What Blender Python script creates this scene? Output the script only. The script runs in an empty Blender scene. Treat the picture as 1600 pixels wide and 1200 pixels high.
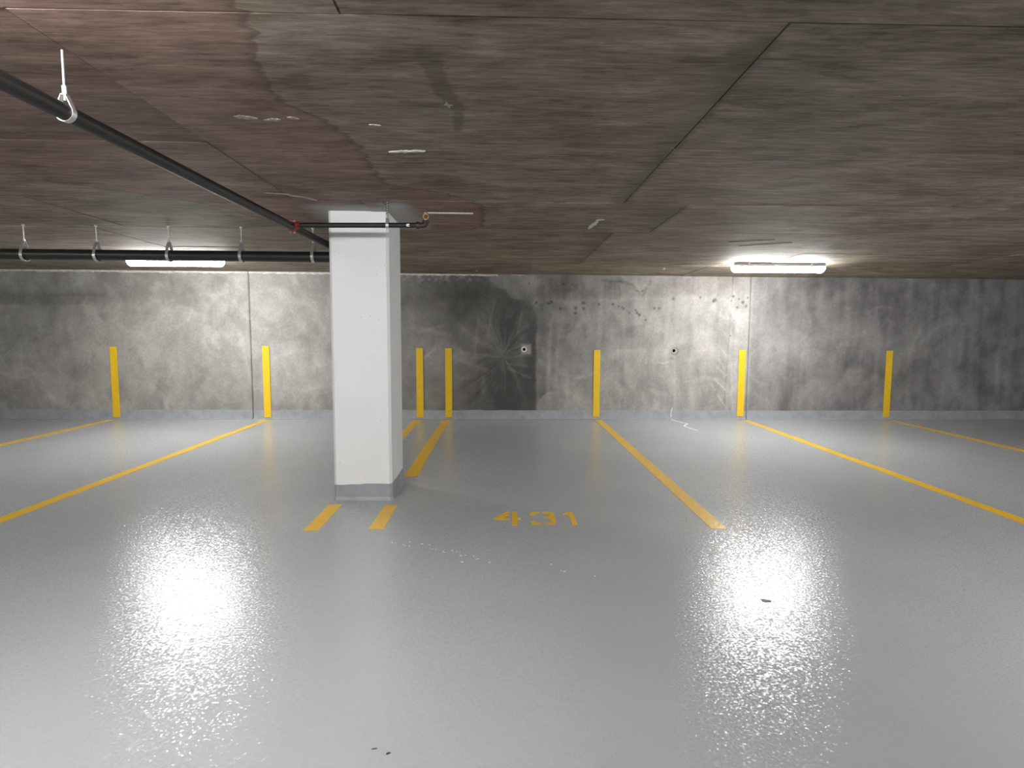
import bpy, bmesh, math, random
import numpy as np
from mathutils import Vector, Matrix

# ------------------------------------------------------------------ camera, world, exposure
scene = bpy.context.scene
COL = scene.collection
H_CAM = 1.41
F_PX, PITCH, YAW, ROLL = 917.0, 0.0887, 0.0192, 0.0039
cam_data = bpy.data.cameras.new('camera')
cam_data.sensor_fit = 'HORIZONTAL'
cam_data.sensor_width = 36.0
cam_data.lens = 36.0 * F_PX / 1600.0
cam_data.clip_start = 0.05
cam = bpy.data.objects.new('camera', cam_data)
COL.objects.link(cam)
fw = Vector((math.sin(YAW) * math.cos(PITCH), math.cos(YAW) * math.cos(PITCH), -math.sin(PITCH)))
rt = Vector((math.cos(YAW), -math.sin(YAW), 0))
up = rt.cross(fw)
r2 = rt * math.cos(ROLL) + up * math.sin(ROLL)
u2 = -rt * math.sin(ROLL) + up * math.cos(ROLL)
m = Matrix((r2, u2, -fw)).transposed().to_4x4()
m.translation = (0, 0, H_CAM)
cam.matrix_world = m
scene.camera = cam

world = bpy.data.worlds.new('world')
scene.world = world
world.use_nodes = True
world.node_tree.nodes['Background'].inputs[0].default_value = (0.8, 0.9, 1.0, 1)
world.node_tree.nodes['Background'].inputs[1].default_value = 0.0

scene.view_settings.view_transform = 'Standard'
scene.view_settings.look = 'None'
scene.view_settings.gamma = 1.0
scene.view_settings.use_curve_mapping = False
scene.view_settings.exposure = 2.26
TUBE_POWER = 30.0          # radiance of the lamp diffusers (all lamps alike)

# ------------------------------------------------------------------ the place, in metres
D = 9.4407                 # back wall
XW = 11.97                 # side walls
YB = -9.0                  # wall behind the camera
def cz(x, y):              # underside of the sloping slab
    return 2.3189 + 0.0094 * (D - y) - 0.0046 * x

# ------------------------------------------------------------------ helpers
def link(name, me, mat=None, parent=None, smooth=False):
    o = bpy.data.objects.new(name, me)
    COL.objects.link(o)
    if mat: me.materials.append(mat)
    if parent: o.parent = parent
    if smooth:
        me.polygons.foreach_set('use_smooth', [True] * len(me.polygons))
        me.set_sharp_from_angle(angle=math.radians(40))
    return o
def from_bm(name, bm, mat=None, parent=None, smooth=False):
    bmesh.ops.recalc_face_normals(bm, faces=bm.faces[:])
    me = bpy.data.meshes.new(name)
    bm.to_mesh(me); bm.free()
    return link(name, me, mat, parent, smooth)
def tag(o, label, cat, group=None):
    o['label'] = label; o['category'] = cat
    if group: o['group'] = group
    return o
def struct(o, label=None):
    o['kind'] = 'structure'
    if label: o['label'] = label
    return o
def empty(name, loc=(0, 0, 0)):
    o = bpy.data.objects.new(name, None); COL.objects.link(o); o.location = loc
    o.empty_display_size = 0.1
    return o
def add_box(bm, x0, x1, y0, y1, z0, z1):
    v = [bm.verts.new(p) for p in ((x0,y0,z0),(x1,y0,z0),(x1,y1,z0),(x0,y1,z0),(x0,y0,z1),(x1,y0,z1),(x1,y1,z1),(x0,y1,z1))]
    for f in ((3,2,1,0),(4,5,6,7),(0,1,5,4),(1,2,6,5),(2,3,7,6),(3,0,4,7)):
        bm.faces.new([v[i] for i in f])
    return v
def add_prism(bm, pts, z0, z1):          # polygon in XY, extruded in Z
    a = [bm.verts.new((p[0], p[1], z0)) for p in pts]
    b = [bm.verts.new((p[0], p[1], z1)) for p in pts]
    n = len(pts)
    bm.faces.new(a[::-1]); bm.faces.new(b)
    for i in range(n):
        bm.faces.new((a[i], a[(i+1) % n], b[(i+1) % n], b[i]))
def add_sweep(bm, path, r, seg=16, cap=True):
    path = [Vector(p) for p in path]
    rad = r if isinstance(r, (list, tuple)) else [r] * len(path)
    t0 = (path[1] - path[0]).normalized()
    n = t0.orthogonal().normalized()
    rings = []
    for i, p in enumerate(path):
        if i == 0: t = t0
        elif i == len(path) - 1: t = (path[i] - path[i-1]).normalized()
        else: t = ((path[i] - path[i-1]).normalized() + (path[i+1] - path[i]).normalized()).normalized()
        n = (n - t * n.dot(t)).normalized()
        b = t.cross(n)
        rings.append([bm.verts.new(p + (n * math.cos(2*math.pi*k/seg) + b * math.sin(2*math.pi*k/seg)) * rad[i]) for k in range(seg)])
    for i in range(len(rings) - 1):
        for k in range(seg):
            bm.faces.new((rings[i][k], rings[i][(k+1) % seg], rings[i+1][(k+1) % seg], rings[i+1][k]))
    if cap:
        bm.faces.new(rings[0][::-1]); bm.faces.new(rings[-1])
def sweep(name, path, r, mat, parent=None, seg=16):
    bm = bmesh.new(); add_sweep(bm, path, r, seg)
    return from_bm(name, bm, mat, parent, smooth=True)
def add_band(bm, outline, x0, x1, th):   # closed strap: outline in YZ (local), thickness th outward, width along X
    n = len(outline)
    P = [Vector((0, p[0], p[1])) for p in outline]
    nor = []
    for i in range(n):
        t = (P[(i+1) % n] - P[i-1]).normalized()
        nor.append(Vector((0, t.z, -t.y)))
    R = []
    for i in range(n):
        inn, out = P[i], P[i] + nor[i] * th
        R.append([bm.verts.new((x, q.y, q.z)) for x, q in ((x0, inn), (x1, inn), (x1, out), (x0, out))])
    for i in range(n):
        j = (i+1) % n
        for k in range(4):
            bm.faces.new((R[i][k], R[i][(k+1) % 4], R[j][(k+1) % 4], R[j][k]))

# ------------------------------------------------------------------ materials
def new_mat(name):
    mt = bpy.data.materials.new(name); mt.use_nodes = True
    nt = mt.node_tree
    return mt, nt, nt.nodes['Principled BSDF']
class NB:
    """tiny node builder"""
    def __init__(s, nt): s.nt = nt
    def n(s, t, **kw):
        nd = s.nt.nodes.new(t)
        for k, v in kw.items(): setattr(nd, k, v)
        return nd
    def l(s, a, b): s.nt.links.new(a, b)
    def val(s, sock, v):
        if isinstance(v, bpy.types.NodeSocket): s.l(v, sock)
        else: sock.default_value = v
    def math(s, op, a, b=0.0, c=0.0, clamp=False):
        nd = s.n('ShaderNodeMath', operation=op, use_clamp=clamp)
        for i, v in enumerate((a, b, c)): s.val(nd.inputs[i], v)
        return nd.outputs[0]
    def vmath(s, op, a, b=None):
        nd = s.n('ShaderNodeVectorMath', operation=op)
        s.val(nd.inputs[0], a)
        if b is not None: s.val(nd.inputs[1], b)
        return nd.outputs['Value'] if op in ('LENGTH', 'DISTANCE', 'DOT_PRODUCT') else nd.outputs[0]
    def mix(s, f, a, b, blend='MIX'):
        nd = s.n('ShaderNodeMix', data_type='RGBA', blend_type=blend)
        s.val(nd.inputs[0], f); s.val(nd.inputs[6], a); s.val(nd.inputs[7], b)
        return nd.outputs[2]
    def ramp(s, f, stops):
        nd = s.n('ShaderNodeValToRGB')
        s.val(nd.inputs[0], f)
        e = nd.color_ramp.elements
        while len(e) < len(stops): e.new(0.5)
        for q, (p, c) in zip(e, stops):
            q.position = p; q.color = c if len(c) == 4 else (*c, 1)
        return nd.outputs[0]
    def rng(s, f, a, b, c=0.0, d=1.0, smooth=True):
        nd = s.n('ShaderNodeMapRange', interpolation_type='SMOOTHSTEP' if smooth else 'LINEAR', clamp=True)
        s.val(nd.inputs[0], f)
        for i, v in enumerate((a, b, c, d)): s.val(nd.inputs[1 + i], v)
        return nd.outputs[0]
    def noise(s, vec, scale, detail=3, rough=0.5, dist=0.0):
        nd = s.n('ShaderNodeTexNoise')
        s.val(nd.inputs['Vector'], vec)
        nd.inputs['Scale'].default_value = scale; nd.inputs['Detail'].default_value = detail
        nd.inputs['Roughness'].default_value = rough; nd.inputs['Distortion'].default_value = dist
        return nd.outputs['Fac']
    def scale(s, vec, sc):
        nd = s.n('ShaderNodeVectorMath', operation='MULTIPLY')
        s.l(vec, nd.inputs[0]); nd.inputs[1].default_value = sc
        return nd.outputs[0]
    def pos(s): return s.n('ShaderNodeNewGeometry').outputs['Position']
    def bump(s, h, strength, dist, bsdf):
        nd = s.n('ShaderNodeBump'); s.val(nd.inputs['Strength'], strength)
        nd.inputs['Distance'].default_value = dist
        s.l(h, nd.inputs['Height']); s.l(nd.outputs[0], bsdf.inputs['Normal'])
    def curve(s, f, pts, lo, hi, flo, fhi):
        """1-D function through pts (x, y); x in lo..hi, y in flo..fhi"""
        x = s.rng(f, lo, hi, 0, 1, smooth=False)
        nd = s.n('ShaderNodeFloatCurve')
        c = nd.mapping.curves[0]
        q = [((a - lo) / (hi - lo), (b - flo) / (fhi - flo)) for a, b in pts]
        while len(c.points) < len(q): c.points.new(0.5, 0.5)
        for p, (a, b) in zip(c.points, q): p.location = (a, b); p.handle_type = 'AUTO_CLAMPED'
        nd.mapping.update()
        s.l(x, nd.inputs['Value'])
        return s.math('MULTIPLY_ADD', nd.outputs[0], fhi - flo, flo)

def simple(name, col, rough=0.6, metal=0.0, var=0.12, nscale=25.0, bump=0.0, bdist=0.002):
    mt, nt, b = new_mat(name); k = NB(nt)
    p = k.pos()
    n = k.noise(p, nscale, 4, 0.6)
    dark = tuple(c * (1 - var) for c in col) + (1,); lite = tuple(min(1, c * (1 + var)) for c in col) + (1,)
    k.l(k.ramp(n, [(0.3, dark), (0.7, lite)]), b.inputs['Base Color'])
    b.inputs['Roughness'].default_value = rough; b.inputs['Metallic'].default_value = metal
    if bump: k.bump(n, bump, bdist, b)
    return mt

# --- epoxy floor: orange-peel gloss
PEEL = 0.46
def floor_like(name, stops, rough):
    mt, nt, b = new_mat(name); k = NB(nt)
    p = k.pos()
    big = k.noise(p, 0.8, 2, 0.5, 0.3)
    k.l(k.ramp(big, stops), b.inputs['Base Color'])
    b.inputs['Roughness'].default_value = rough
    b.inputs['IOR'].default_value = 1.42
    # orange peel: the coat's facets tilt by a few degrees
    nz = k.n('ShaderNodeTexNoise'); k.l(p, nz.inputs['Vector'])
    nz.inputs['Scale'].default_value = 98.0; nz.inputs['Detail'].default_value = 1.0
    tilt = k.scale(k.vmath('SUBTRACT', nz.outputs['Color'], (0.5, 0.5, 0.5)), (PEEL, PEEL, 0.0))
    gn = k.n('ShaderNodeNewGeometry').outputs['Normal']
    k.l(k.vmath('NORMALIZE', k.vmath('ADD', gn, tilt)), b.inputs['Normal'])
    return mt
M_floor = floor_like('epoxy_floor', [(0.3, (0.405, 0.428, 0.436)), (0.7, (0.445, 0.468, 0.474))], 0.20)
M_yfloor = floor_like('yellow_floor_paint', [(0.3, (0.88, 0.52, 0.03)), (0.7, (0.93, 0.56, 0.035))], 0.28)
M_ywall = simple('yellow_wall_paint', (0.88, 0.56, 0.012), 0.55, 0, 0.06, 14, 0.2)
M_cove = simple('grey_base_paint', (0.34, 0.36, 0.38), 0.42, 0, 0.16, 7, 0.3)

# --- ceiling: plywood-marked concrete with an old rust-coloured leak stain
def ceiling_mat():
    mt, nt, b = new_mat('board_marked_concrete'); k = NB(nt)
    p = k.pos()
    oi = k.n('ShaderNodeObjectInfo')
    off = k.n('ShaderNodeCombineXYZ')
    k.l(k.math('MULTIPLY', oi.outputs['Random'], 37.0), off.inputs[0])
    k.l(k.math('MULTIPLY', oi.outputs['Random'], 91.0), off.inputs[1])
    q = k.vmath('ADD', p, off.outputs[0])
    grain = k.noise(k.scale(q, (7.0, 60.0, 1.0)), 1.0, 5, 0.7, 0.3)
    grain2 = k.noise(k.scale(q, (2.6, 13.0, 1.0)), 1.0, 4, 0.65, 0.8)
    blot = k.noise(k.scale(q, (1.0, 1.9, 1.0)), 1.5, 5, 0.62, 0.6)
    g = k.math('ADD', k.math('MULTIPLY', k.math('MULTIPLY_ADD', grain, 1.5, -0.25), 0.30), k.math('ADD', k.math('MULTIPLY', grain2, 0.30), k.math('MULTIPLY', blot, 0.40)))
    base = k.ramp(g, [(0.38, (0.092, 0.068, 0.045)), (0.48, (0.200, 0.160, 0.120)), (0.56, (0.290, 0.239, 0.189)), (0.66, (0.43, 0.378, 0.31))])
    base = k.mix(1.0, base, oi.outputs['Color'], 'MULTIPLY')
    # rust-brown leak stain: outline as X_right(Y) and Y_far(X)
    sep = k.n('ShaderNodeSeparateXYZ'); k.l(p, sep.inputs[0])
    X, Y = sep.outputs[0], sep.outputs[1]
    e = k.math('MULTIPLY', k.math('SUBTRACT', k.noise(k.scale(p, (1.5, 5.0, 1.0)), 3.0, 4, 0.6), 0.5), 0.16)
    xr = k.curve(Y, [(0.5, -0.72), (1.95, -0.80), (2.57, -0.93), (2.85, -0.80), (3.2, -0.75), (3.93, -0.76), (4.02, -0.66), (4.17, -0.43), (4.31, -0.29), (4.5, -0.17), (4.7, -0.13), (5.15, -0.14), (5.4, -0.18), (5.6, -0.32), (5.75, -0.62), (5.95, -0.95), (6.2, -1.6)], 0.5, 6.2, -1.8, 0.2)
    yf = k.curve(X, [(-4.0, 3.2), (-3.0, 4.0), (-2.2, 4.77), (-2.1, 5.14), (-1.86, 5.26), (-1.57, 5.45), (-0.9, 6.1), (0.2, 6.3)], -4.0, 0.2, 3.0, 6.5)
    d1 = k.math('SUBTRACT', k.math('ADD', xr, e), X)
    d2 = k.math('SUBTRACT', k.math('ADD', yf, e), Y)
    dd = k.math('MINIMUM', d1, d2)
    stain = k.rng(dd, -0.008, 0.012)
    rim = k.math('MULTIPLY', stain, k.rng(dd, 0.06, 0.0))
    old = k.rng(k.noise(k.scale(p, (1.0, 2.0, 1.0)), 1.5, 4, 0.6), 0.30, 0.52)
    red = k.mix(1.0, base, (0.97, 0.74, 0.75, 1), 'MULTIPLY')
    base = k.mix(k.math('MULTIPLY', stain, k.math('MULTIPLY_ADD', old, 0.25, 0.75)), base, red)
    base = k.mix(k.math('MULTIPLY', rim, 0.55), base, (0.035, 0.022, 0.018, 1))
    # dark smear
    def seg(a, c, w0, w1):
        ax, ay = a; bx, by = c
        dx, dy = bx - ax, by - ay; L2 = dx*dx + dy*dy
        t = k.math('ADD', k.math('MULTIPLY', k.math('SUBTRACT', X, ax), dx / L2), k.math('MULTIPLY', k.math('SUBTRACT', Y, ay), dy / L2), clamp=True)
        ex = k.math('SUBTRACT', k.math('SUBTRACT', X, ax), k.math('MULTIPLY', t, dx))
        ey = k.math('SUBTRACT', k.math('SUBTRACT', Y, ay), k.math('MULTIPLY', t, dy))
        dist = k.math('SQRT', k.math('ADD', k.math('MULTIPLY', ex, ex), k.math('MULTIPLY', ey, ey)))
        wob = k.math('ADD', dist, k.math('MULTIPLY', e, 0.35))
        return k.rng(wob, w1, w0)
    sm = k.math('MAXIMUM', seg((-0.265, 2.17), (-0.235, 2.53), 0.030, 0.048), k.math('MAXIMUM', seg((-0.235, 2.5), (-0.19, 2.68), 0.030, 0.044), seg((-0.19, 2.68), (-0.21, 2.93), 0.012, 0.036)))
    base = k.mix(k.math('MULTIPLY', sm, 0.45), base, (0.055, 0.044, 0.032, 1))
    # damp bands left along two formwork joints
    def band(xj, ya, yb, w, a):
        bx = k.math('ADD', k.math('SUBTRACT', X, xj), k.math('MULTIPLY', e, 0.5))
        inside = k.math('MULTIPLY', k.rng(Y, ya, ya + 0.1), k.rng(Y, yb, yb - 0.05))
        return k.math('MULTIPLY', k.math('MULTIPLY', k.rng(bx, -w, 0.0), k.rng(bx, 0.03, 0.0)), k.math('MULTIPLY', inside, a))
    bd = k.math('MAXIMUM', band(0.92, 1.95, 4.43, 0.20, 0.45), k.math('MAXIMUM', band(1.42, 4.45, 5.62, 0.30, 0.40), band(1.07, 5.62, 8.1, 0.35, 0.40)))
    base = k.mix(bd, base, (0.055, 0.045, 0.034, 1))
    # white overspray round the head of the column
    cx = k.math('MAXIMUM', k.math('SUBTRACT', k.math('ABSOLUTE', k.math('ADD', X, 1.10)), 0.27), 0.0)
    cy = k.math('MAXIMUM', k.math('SUBTRACT', k.math('ABSOLUTE', k.math('SUBTRACT', Y, 5.12)), 0.33), 0.0)
    cd = k.math('ADD', k.math('SQRT', k.math('ADD', k.math('MULTIPLY', cx, cx), k.math('MULTIPLY', cy, cy))), k.math('MULTIPLY', e, 1.0))
    base = k.mix(k.rng(cd, 0.28, 0.02, 0, 0.75), base, (0.42, 0.43, 0.43, 1))
    # paint cloud at the near right corner of the column
    c2 = k.math('ADD', k.vmath('DISTANCE', k.scale(p, (1.0, 0.8, 0.0)), (-0.80, 3.68, 0.0)), k.math('MULTIPLY', e, 1.2))
    base = k.mix(k.rng(c2, 0.17, 0.03, 0, 0.7), base, (0.45, 0.47, 0.47, 1))
    # pores
    pore = k.noise(k.scale(q, (9.0, 60.0, 1.0)), 1.0, 3, 0.55)
    base = k.mix(k.rng(pore, 0.64, 0.74, 0, 0.65), base, (0.03, 0.025, 0.02, 1))
    k.l(base, b.inputs['Base Color'])
    b.inputs['Roughness'].default_value = 0.75
    k.bump(k.math('ADD', grain, k.math('MULTIPLY', pore, -0.5)), 0.35, 0.004, b)
    return mt
M_ceil = ceiling_mat()

# --- cast wall: colour comes with the mesh (trowel marks, patches), nodes add grain
def wall_mat():
    mt, nt, b = new_mat('cast_wall_concrete'); k = NB(nt)
    p = k.pos()
    at = k.n('ShaderNodeAttribute', attribute_name='patch')
    n = k.noise(p, 30.0, 5, 0.7)
    n2 = k.noise(k.scale(p, (6.0, 6.0, 2.0)), 2.0, 4, 0.6, 0.8)
    f = k.math('ADD', k.rng(n, 0.3, 0.7, 0.84, 1.13, False), k.math('MULTIPLY_ADD', n2, 0.16, -0.08))
    c = k.n('ShaderNodeCombineColor')
    for i in range(3): k.l(f, c.inputs[i])
    k.l(k.mix(1.0, at.outputs['Color'], c.outputs[0], 'MULTIPLY'), b.inputs['Base Color'])
    b.inputs['Roughness'].default_value = 0.68
    k.bump(k.math('ADD', n, n2), 0.25, 0.003, b)
    return mt
M_wall = wall_mat()
M_raw = simple('plain_concrete', (0.34, 0.335, 0.32), 0.8, 0, 0.2, 3.0, 0.2)
M_white = simple('white_wall_paint', (0.72, 0.72, 0.70), 0.6, 0, 0.05, 3.0)
M_mortar = simple('pale_mortar', (0.60, 0.585, 0.55), 0.85, 0, 0.2, 18.0, 0.5, 0.004)
M_smear = simple('dried_plaster', (0.62, 0.60, 0.56), 0.85, 0, 0.2, 40.0, 0.4, 0.002)
M_smear_dull = simple('thin_plaster', (0.30, 0.28, 0.26), 0.85, 0, 0.2, 40.0, 0.4, 0.002)
M_dark = simple('dark_hole', (0.012, 0.012, 0.011), 0.9, 0, 0.2, 30)
M_pvc = simple('white_plastic', (0.82, 0.82, 0.80), 0.4, 0, 0.03)
M_black = simple('black_pipe', (0.012, 0.012, 0.013), 0.42, 0.0, 0.25, 30)
M_blackiron = simple('black_iron', (0.007, 0.0065, 0.006), 0.5, 0.0, 0.3, 40)
M_elbow = simple('brown_iron', (0.055, 0.040, 0.035), 0.5, 0.4, 0.3, 60)
M_red = simple('red_enamel', (0.24, 0.014, 0.014), 0.42, 0, 0.2, 40)
M_zinc = simple('zinc_plated', (0.55, 0.55, 0.54), 0.38, 0.75, 0.15, 60)
M_brass = simple('brass', (0.72, 0.44, 0.20), 0.35, 0.8, 0.15, 60)
M_house = simple('lamp_housing', (0.42, 0.42, 0.44), 0.45, 0, 0.04)
M_scuff = simple('dark_scuff', (0.045, 0.045, 0.047), 0.5, 0, 0.4, 120)
M_fleck = simple('white_fleck', (0.75, 0.76, 0.75), 0.6, 0, 0.1, 60)
def column_mat():
    mt, nt, b = new_mat('white_column_paint'); k = NB(nt)
    p = k.pos()
    n = k.noise(p, 2.5, 4, 0.6)
    col = k.ramp(n, [(0.3, (0.845, 0.855, 0.855)), (0.7, (0.875, 0.885, 0.885))])
    vo = k.n('ShaderNodeTexVoronoi', feature='F1'); k.l(p, vo.inputs['Vector'])
    vo.inputs['Scale'].default_value = 26.0; vo.inputs['Randomness'].default_value = 1.0
    clus = k.rng(k.noise(p, 5.0, 2, 0.5), 0.52, 0.62)
    hole = k.math('MULTIPLY', k.rng(vo.outputs['Distance'], 0.13, 0.06), clus)
    col = k.mix(k.math('MULTIPLY', hole, 0.75), col, (0.22, 0.22, 0.21, 1))
    k.l(col, b.inputs['Base Color']); b.inputs['Roughness'].default_value = 0.5
    h = k.math('SUBTRACT', k.math('MULTIPLY', k.noise(p, 18.0, 3, 0.5), 0.25), hole)
    k.bump(h, 0.3, 0.003, b)
    return mt
M_col = column_mat()
def lamp_mat():
    mt, nt, b = new_mat('glowing_diffuser'); k = NB(nt)
    b.inputs['Base Color'].default_value = (0.9, 0.9, 0.9, 1)
    b.inputs['Emission Color'].default_value = (1.0, 0.995, 0.985, 1)
    b.inputs['Emission Strength'].default_value = TUBE_POWER
    return mt
M_lamp = lamp_mat()

# ------------------------------------------------------------------ room shell
bm = bmesh.new(); add_box(bm, -XW, XW, YB, D + 0.3, -0.25, 0.0)
floor = struct(from_bm('floor', bm, M_floor), 'glossy grey epoxy garage floor')
def wall_box(name, *a):
    bm = bmesh.new(); add_box(bm, *a); return struct(from_bm(name, bm, M_white))
wall_box('wall_left', -XW - 0.3, -XW, YB - 0.3, D + 0.3, 0, 2.75)
wall_box('wall_right', XW, XW + 0.3, YB - 0.3, D + 0.3, 0, 2.75)
wall_box('wall_front', -XW, XW, YB - 0.3, YB, 0, 2.75)

# back wall: slab behind, three cast panels in front, reveal joints between them
rngs = np.random.default_rng(7)
LAT = rngs.random((256, 256))
def vnoise(x, y, seed=0):
    x = x + seed * 17.31; y = y + seed * 7.77
    xi = np.floor(x).astype(int); yi = np.floor(y).astype(int)
    fx = x - xi; fy = y - yi
    fx = fx*fx*(3-2*fx); fy = fy*fy*(3-2*fy)
    a = LAT[xi & 255, yi & 255]; b = LAT[(xi+1) & 255, yi & 255]
    c = LAT[xi & 255, (yi+1) & 255]; d = LAT[(xi+1) & 255, (yi+1) & 255]
    return (a*(1-fx)+b*fx)*(1-fy) + (c*(1-fx)+d*fx)*fy
def fbm(x, y, seed=0, oct=4):
    s = 0; a = 0.5; t = 0
    for i in range(oct):
        s = s + a * vnoise(x * 2**i, y * 2**i, seed + i * 3); t += a; a *= 0.5
    return s / t
def sig(x): return 1 / (1 + np.exp(-np.clip(x, -40, 40)))
def seg_dist(U, V, a, b):
    dx, dy = b[0]-a[0], b[1]-a[1]
    t = np.clip(((U-a[0])*dx + (V-a[1])*dy) / max(dx*dx+dy*dy, 1e-6), 0, 1)
    return np.hypot(U-a[0]-t*dx, V-a[1]-t*dy), t

def paint_wall(X, Z):
    """concrete tone of the cast wall; U, V = centimetre-like survey grid on the wall (V downwards)"""
    U = (X + 3.789) / 0.01028 + 411.0
    V = 546.0 - (Z - 1.129) / 0.01038
    wx = fbm(X*1.3, Z*1.3, 1) - 0.5; wz = fbm(X*1.3, Z*1.3, 5) - 0.5
    L = 0.320 + 0.16*(fbm(X*0.9 + wx*1.5, Z*0.9 + wz*1.5, 2) - 0.5)
    L += 0.15*(fbm(X*2.6 + wx*1.6, Z*2.6 + wz*1.6, 9) - 0.5)
    skim = fbm(X*2.1 + wx*1.2, Z*2.4 + wz*1.2, 15, 5)
    L += 0.040*sig((skim - 0.53)*70) + 0.030*sig((fbm(X*3.7, Z*3.1, 18, 5) - 0.56)*80)
    L += 0.12*(fbm(X*9 + wx*3, Z*5.5, 13) - 0.5)
    # curved trowel sweeps
    rg = random.Random(3)
    for i in range(150):
        cx = rg.uniform(-8.4, 8.4); cyy = rg.uniform(0.1, 2.2); R = rg.uniform(0.15, 0.6)
        a0 = rg.uniform(0, 6.28); sp = rg.uniform(0.5, 1.5); w = rg.uniform(0.008, 0.03); amp = rg.choice([1, 1, -0.7]) * rg.uniform(0.015, 0.06)
        sel = (np.abs(X-cx) < R+0.2) & (np.abs(Z-cyy) < R+0.2)
        if not sel.any(): continue
        xs, zs = X[sel], Z[sel]
        d = np.hypot(xs-cx, (zs-cyy)*1.2) - R
        an = (np.arctan2(zs-cyy, xs-cx) - a0 + math.pi) % (2*math.pi) - math.pi
        k = np.exp(-(an/sp)**4)
        edge = np.where(d > 0, np.exp(-(d/(w*0.35))**2), np.exp(-(d/(w*3))**2))
        L[sel] += amp * k * edge
    # vertical runs
    L += 0.12*(fbm(X*11, Z*0.9, 21) - 0.5) * sig((U-840)/30)
    tr, tg, tb = np.ones_like(L), np.full_like(L, 0.972), np.full_like(L, 0.922)
    def g(u, v, su, sv): return np.exp(-((U-u)/su)**2 - ((V-v)/sv)**2)
    nz = fbm(X*6, Z*6, 31) - 0.5
    # --- dark damp pour between the column and the sharp cold joint
    e_right = 835.5 + 5*(fbm(X*0+3, Z*7, 40) - 0.5)
    bl = sig((V-478)/5); wsoft = 0.9*bl + 7*(1-bl)
    right = sig((e_right*bl + (822+20*nz)*(1-bl) - U)/wsoft)
    left = sig((U-560-30*nz)/22)
    dark = right*left
    amt = 0.54 + 0.14*sig((U-705)/12) + 0.28*g(720, 455, 75, 45) + 0.24*g(793, 505, 26, 42) + 0.30*g(780, 620, 60, 55) + 0.3*g(828, 560, 9, 120) - 0.30*g(670, 550, 50, 42) - 0.18*g(655, 620, 45, 40) - 0.12*g(640, 500, 40, 20)
    amt += 0.30*nz + 0.22*(fbm(X*2.2, Z*2.2, 44) - 0.5)
    # brush marks fanning out from one point
    ang = np.arctan2(V-562+40*wz, U-778+40*wx); rr = np.hypot(U-778, V-562)
    fan = (vnoise(ang*9+40, rr*0.02, 50) - 0.5) + 0.7*(vnoise(ang*21+40, rr*0.03, 52) - 0.5)
    amt += -0.38*fan*np.exp(-(rr/75)**2)*sig((V-470)/12)
    amt = np.clip(amt, 0, 1.0)*dark
    # pale rounded patch at the top
    pl = np.maximum(np.hypot((U-800)/38, (V-432)/24), 0); pl2 = np.hypot((U-808)/20, (V-452)/17)
    pat = np.maximum(sig((1-pl)*14), sig((1-pl2)*12)) * sig((V-428)/1.5)
    rim = np.exp(-((np.minimum(pl, pl2)-0.95)/0.07)**2)*dark
    amt = amt*(1-0.55*pat*dark)
    L = L*(1-amt) + 0.075*amt + 0.03*rim
    tb = tb - 0.02*amt
    # --- right of the joint: greyer at first, paler further along
    L -= 0.07*sig((U-836)/2)*np.exp(-((U-836)/90)**2)
    L += 0.05*g(1090, 540, 70, 90)
    # brownish lift along the top, ragged lower edge
    e_top = 466 + 10*(fbm(X*2.5, Z*0+1, 60) - 0.5)*2
    pink = sig((U-838)/12)*sig((1152-U)/6)*sig((e_top-V)/3)
    L -= pink*(0.07 - 0.03*sig((U-1030)/40)); tg -= 0.045*pink; tb -= 0.05*pink
    L += 0.035*np.exp(-((V-e_top-3)/3)**2)*sig((U-845)/10)*sig((1150-U)/6)
    # tongue of lime with a dark outline
    xs_t = np.clip((V-432)/32, 0, 1)
    tongue = sig((U-(955+42*np.sqrt(np.clip(xs_t, 0, 1))))/2)*sig((1012-10*xs_t-U)/1.5)*sig((463-V)/1.5)
    L += 0.07*tongue*sig((U-900)/5)
    for a, b in (((935,440),(965,441)),((965,441),(984,446)),((984,446),(991,455)),((991,455),(998,463)),((1001,463),(1006,451)),((1006,451),(1012,440))):
        d, t = seg_dist(U, V, a, b); L -= 0.07*np.exp(-(d/2.2)**2)
    # tan rubbing marks
    tan = g(1112, 500, 9, 12) + g(420+17, 492, 15, 14)*0.8
    tb -= 0.05*tan
    # right hand pour: darker, blue-grey, streaky
    rp = sig((U-1172)/1.0)
    L -= rp*(0.07 + 0.05*sig((U-1222)/3) + 0.05*(fbm(X*5, Z*0.8, 70) - 0.5)); tb += 0.03*rp
    mid = sig((U-(1141-(V-437)*0.035))/0.8)*(1-rp)
    L += 0.03*mid
    d = np.abs(U-(1141-(V-437)*0.035)); L -= 0.10*np.exp(-(d/0.9)**2)
    # left pour is pale near the top
    L -= 0.035*sig((520-U)/20)*sig((500-V)/25); tb -= 0.015*sig((520-U)/20)
    L += 0.05*g(455, 552, 32, 18)
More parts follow.
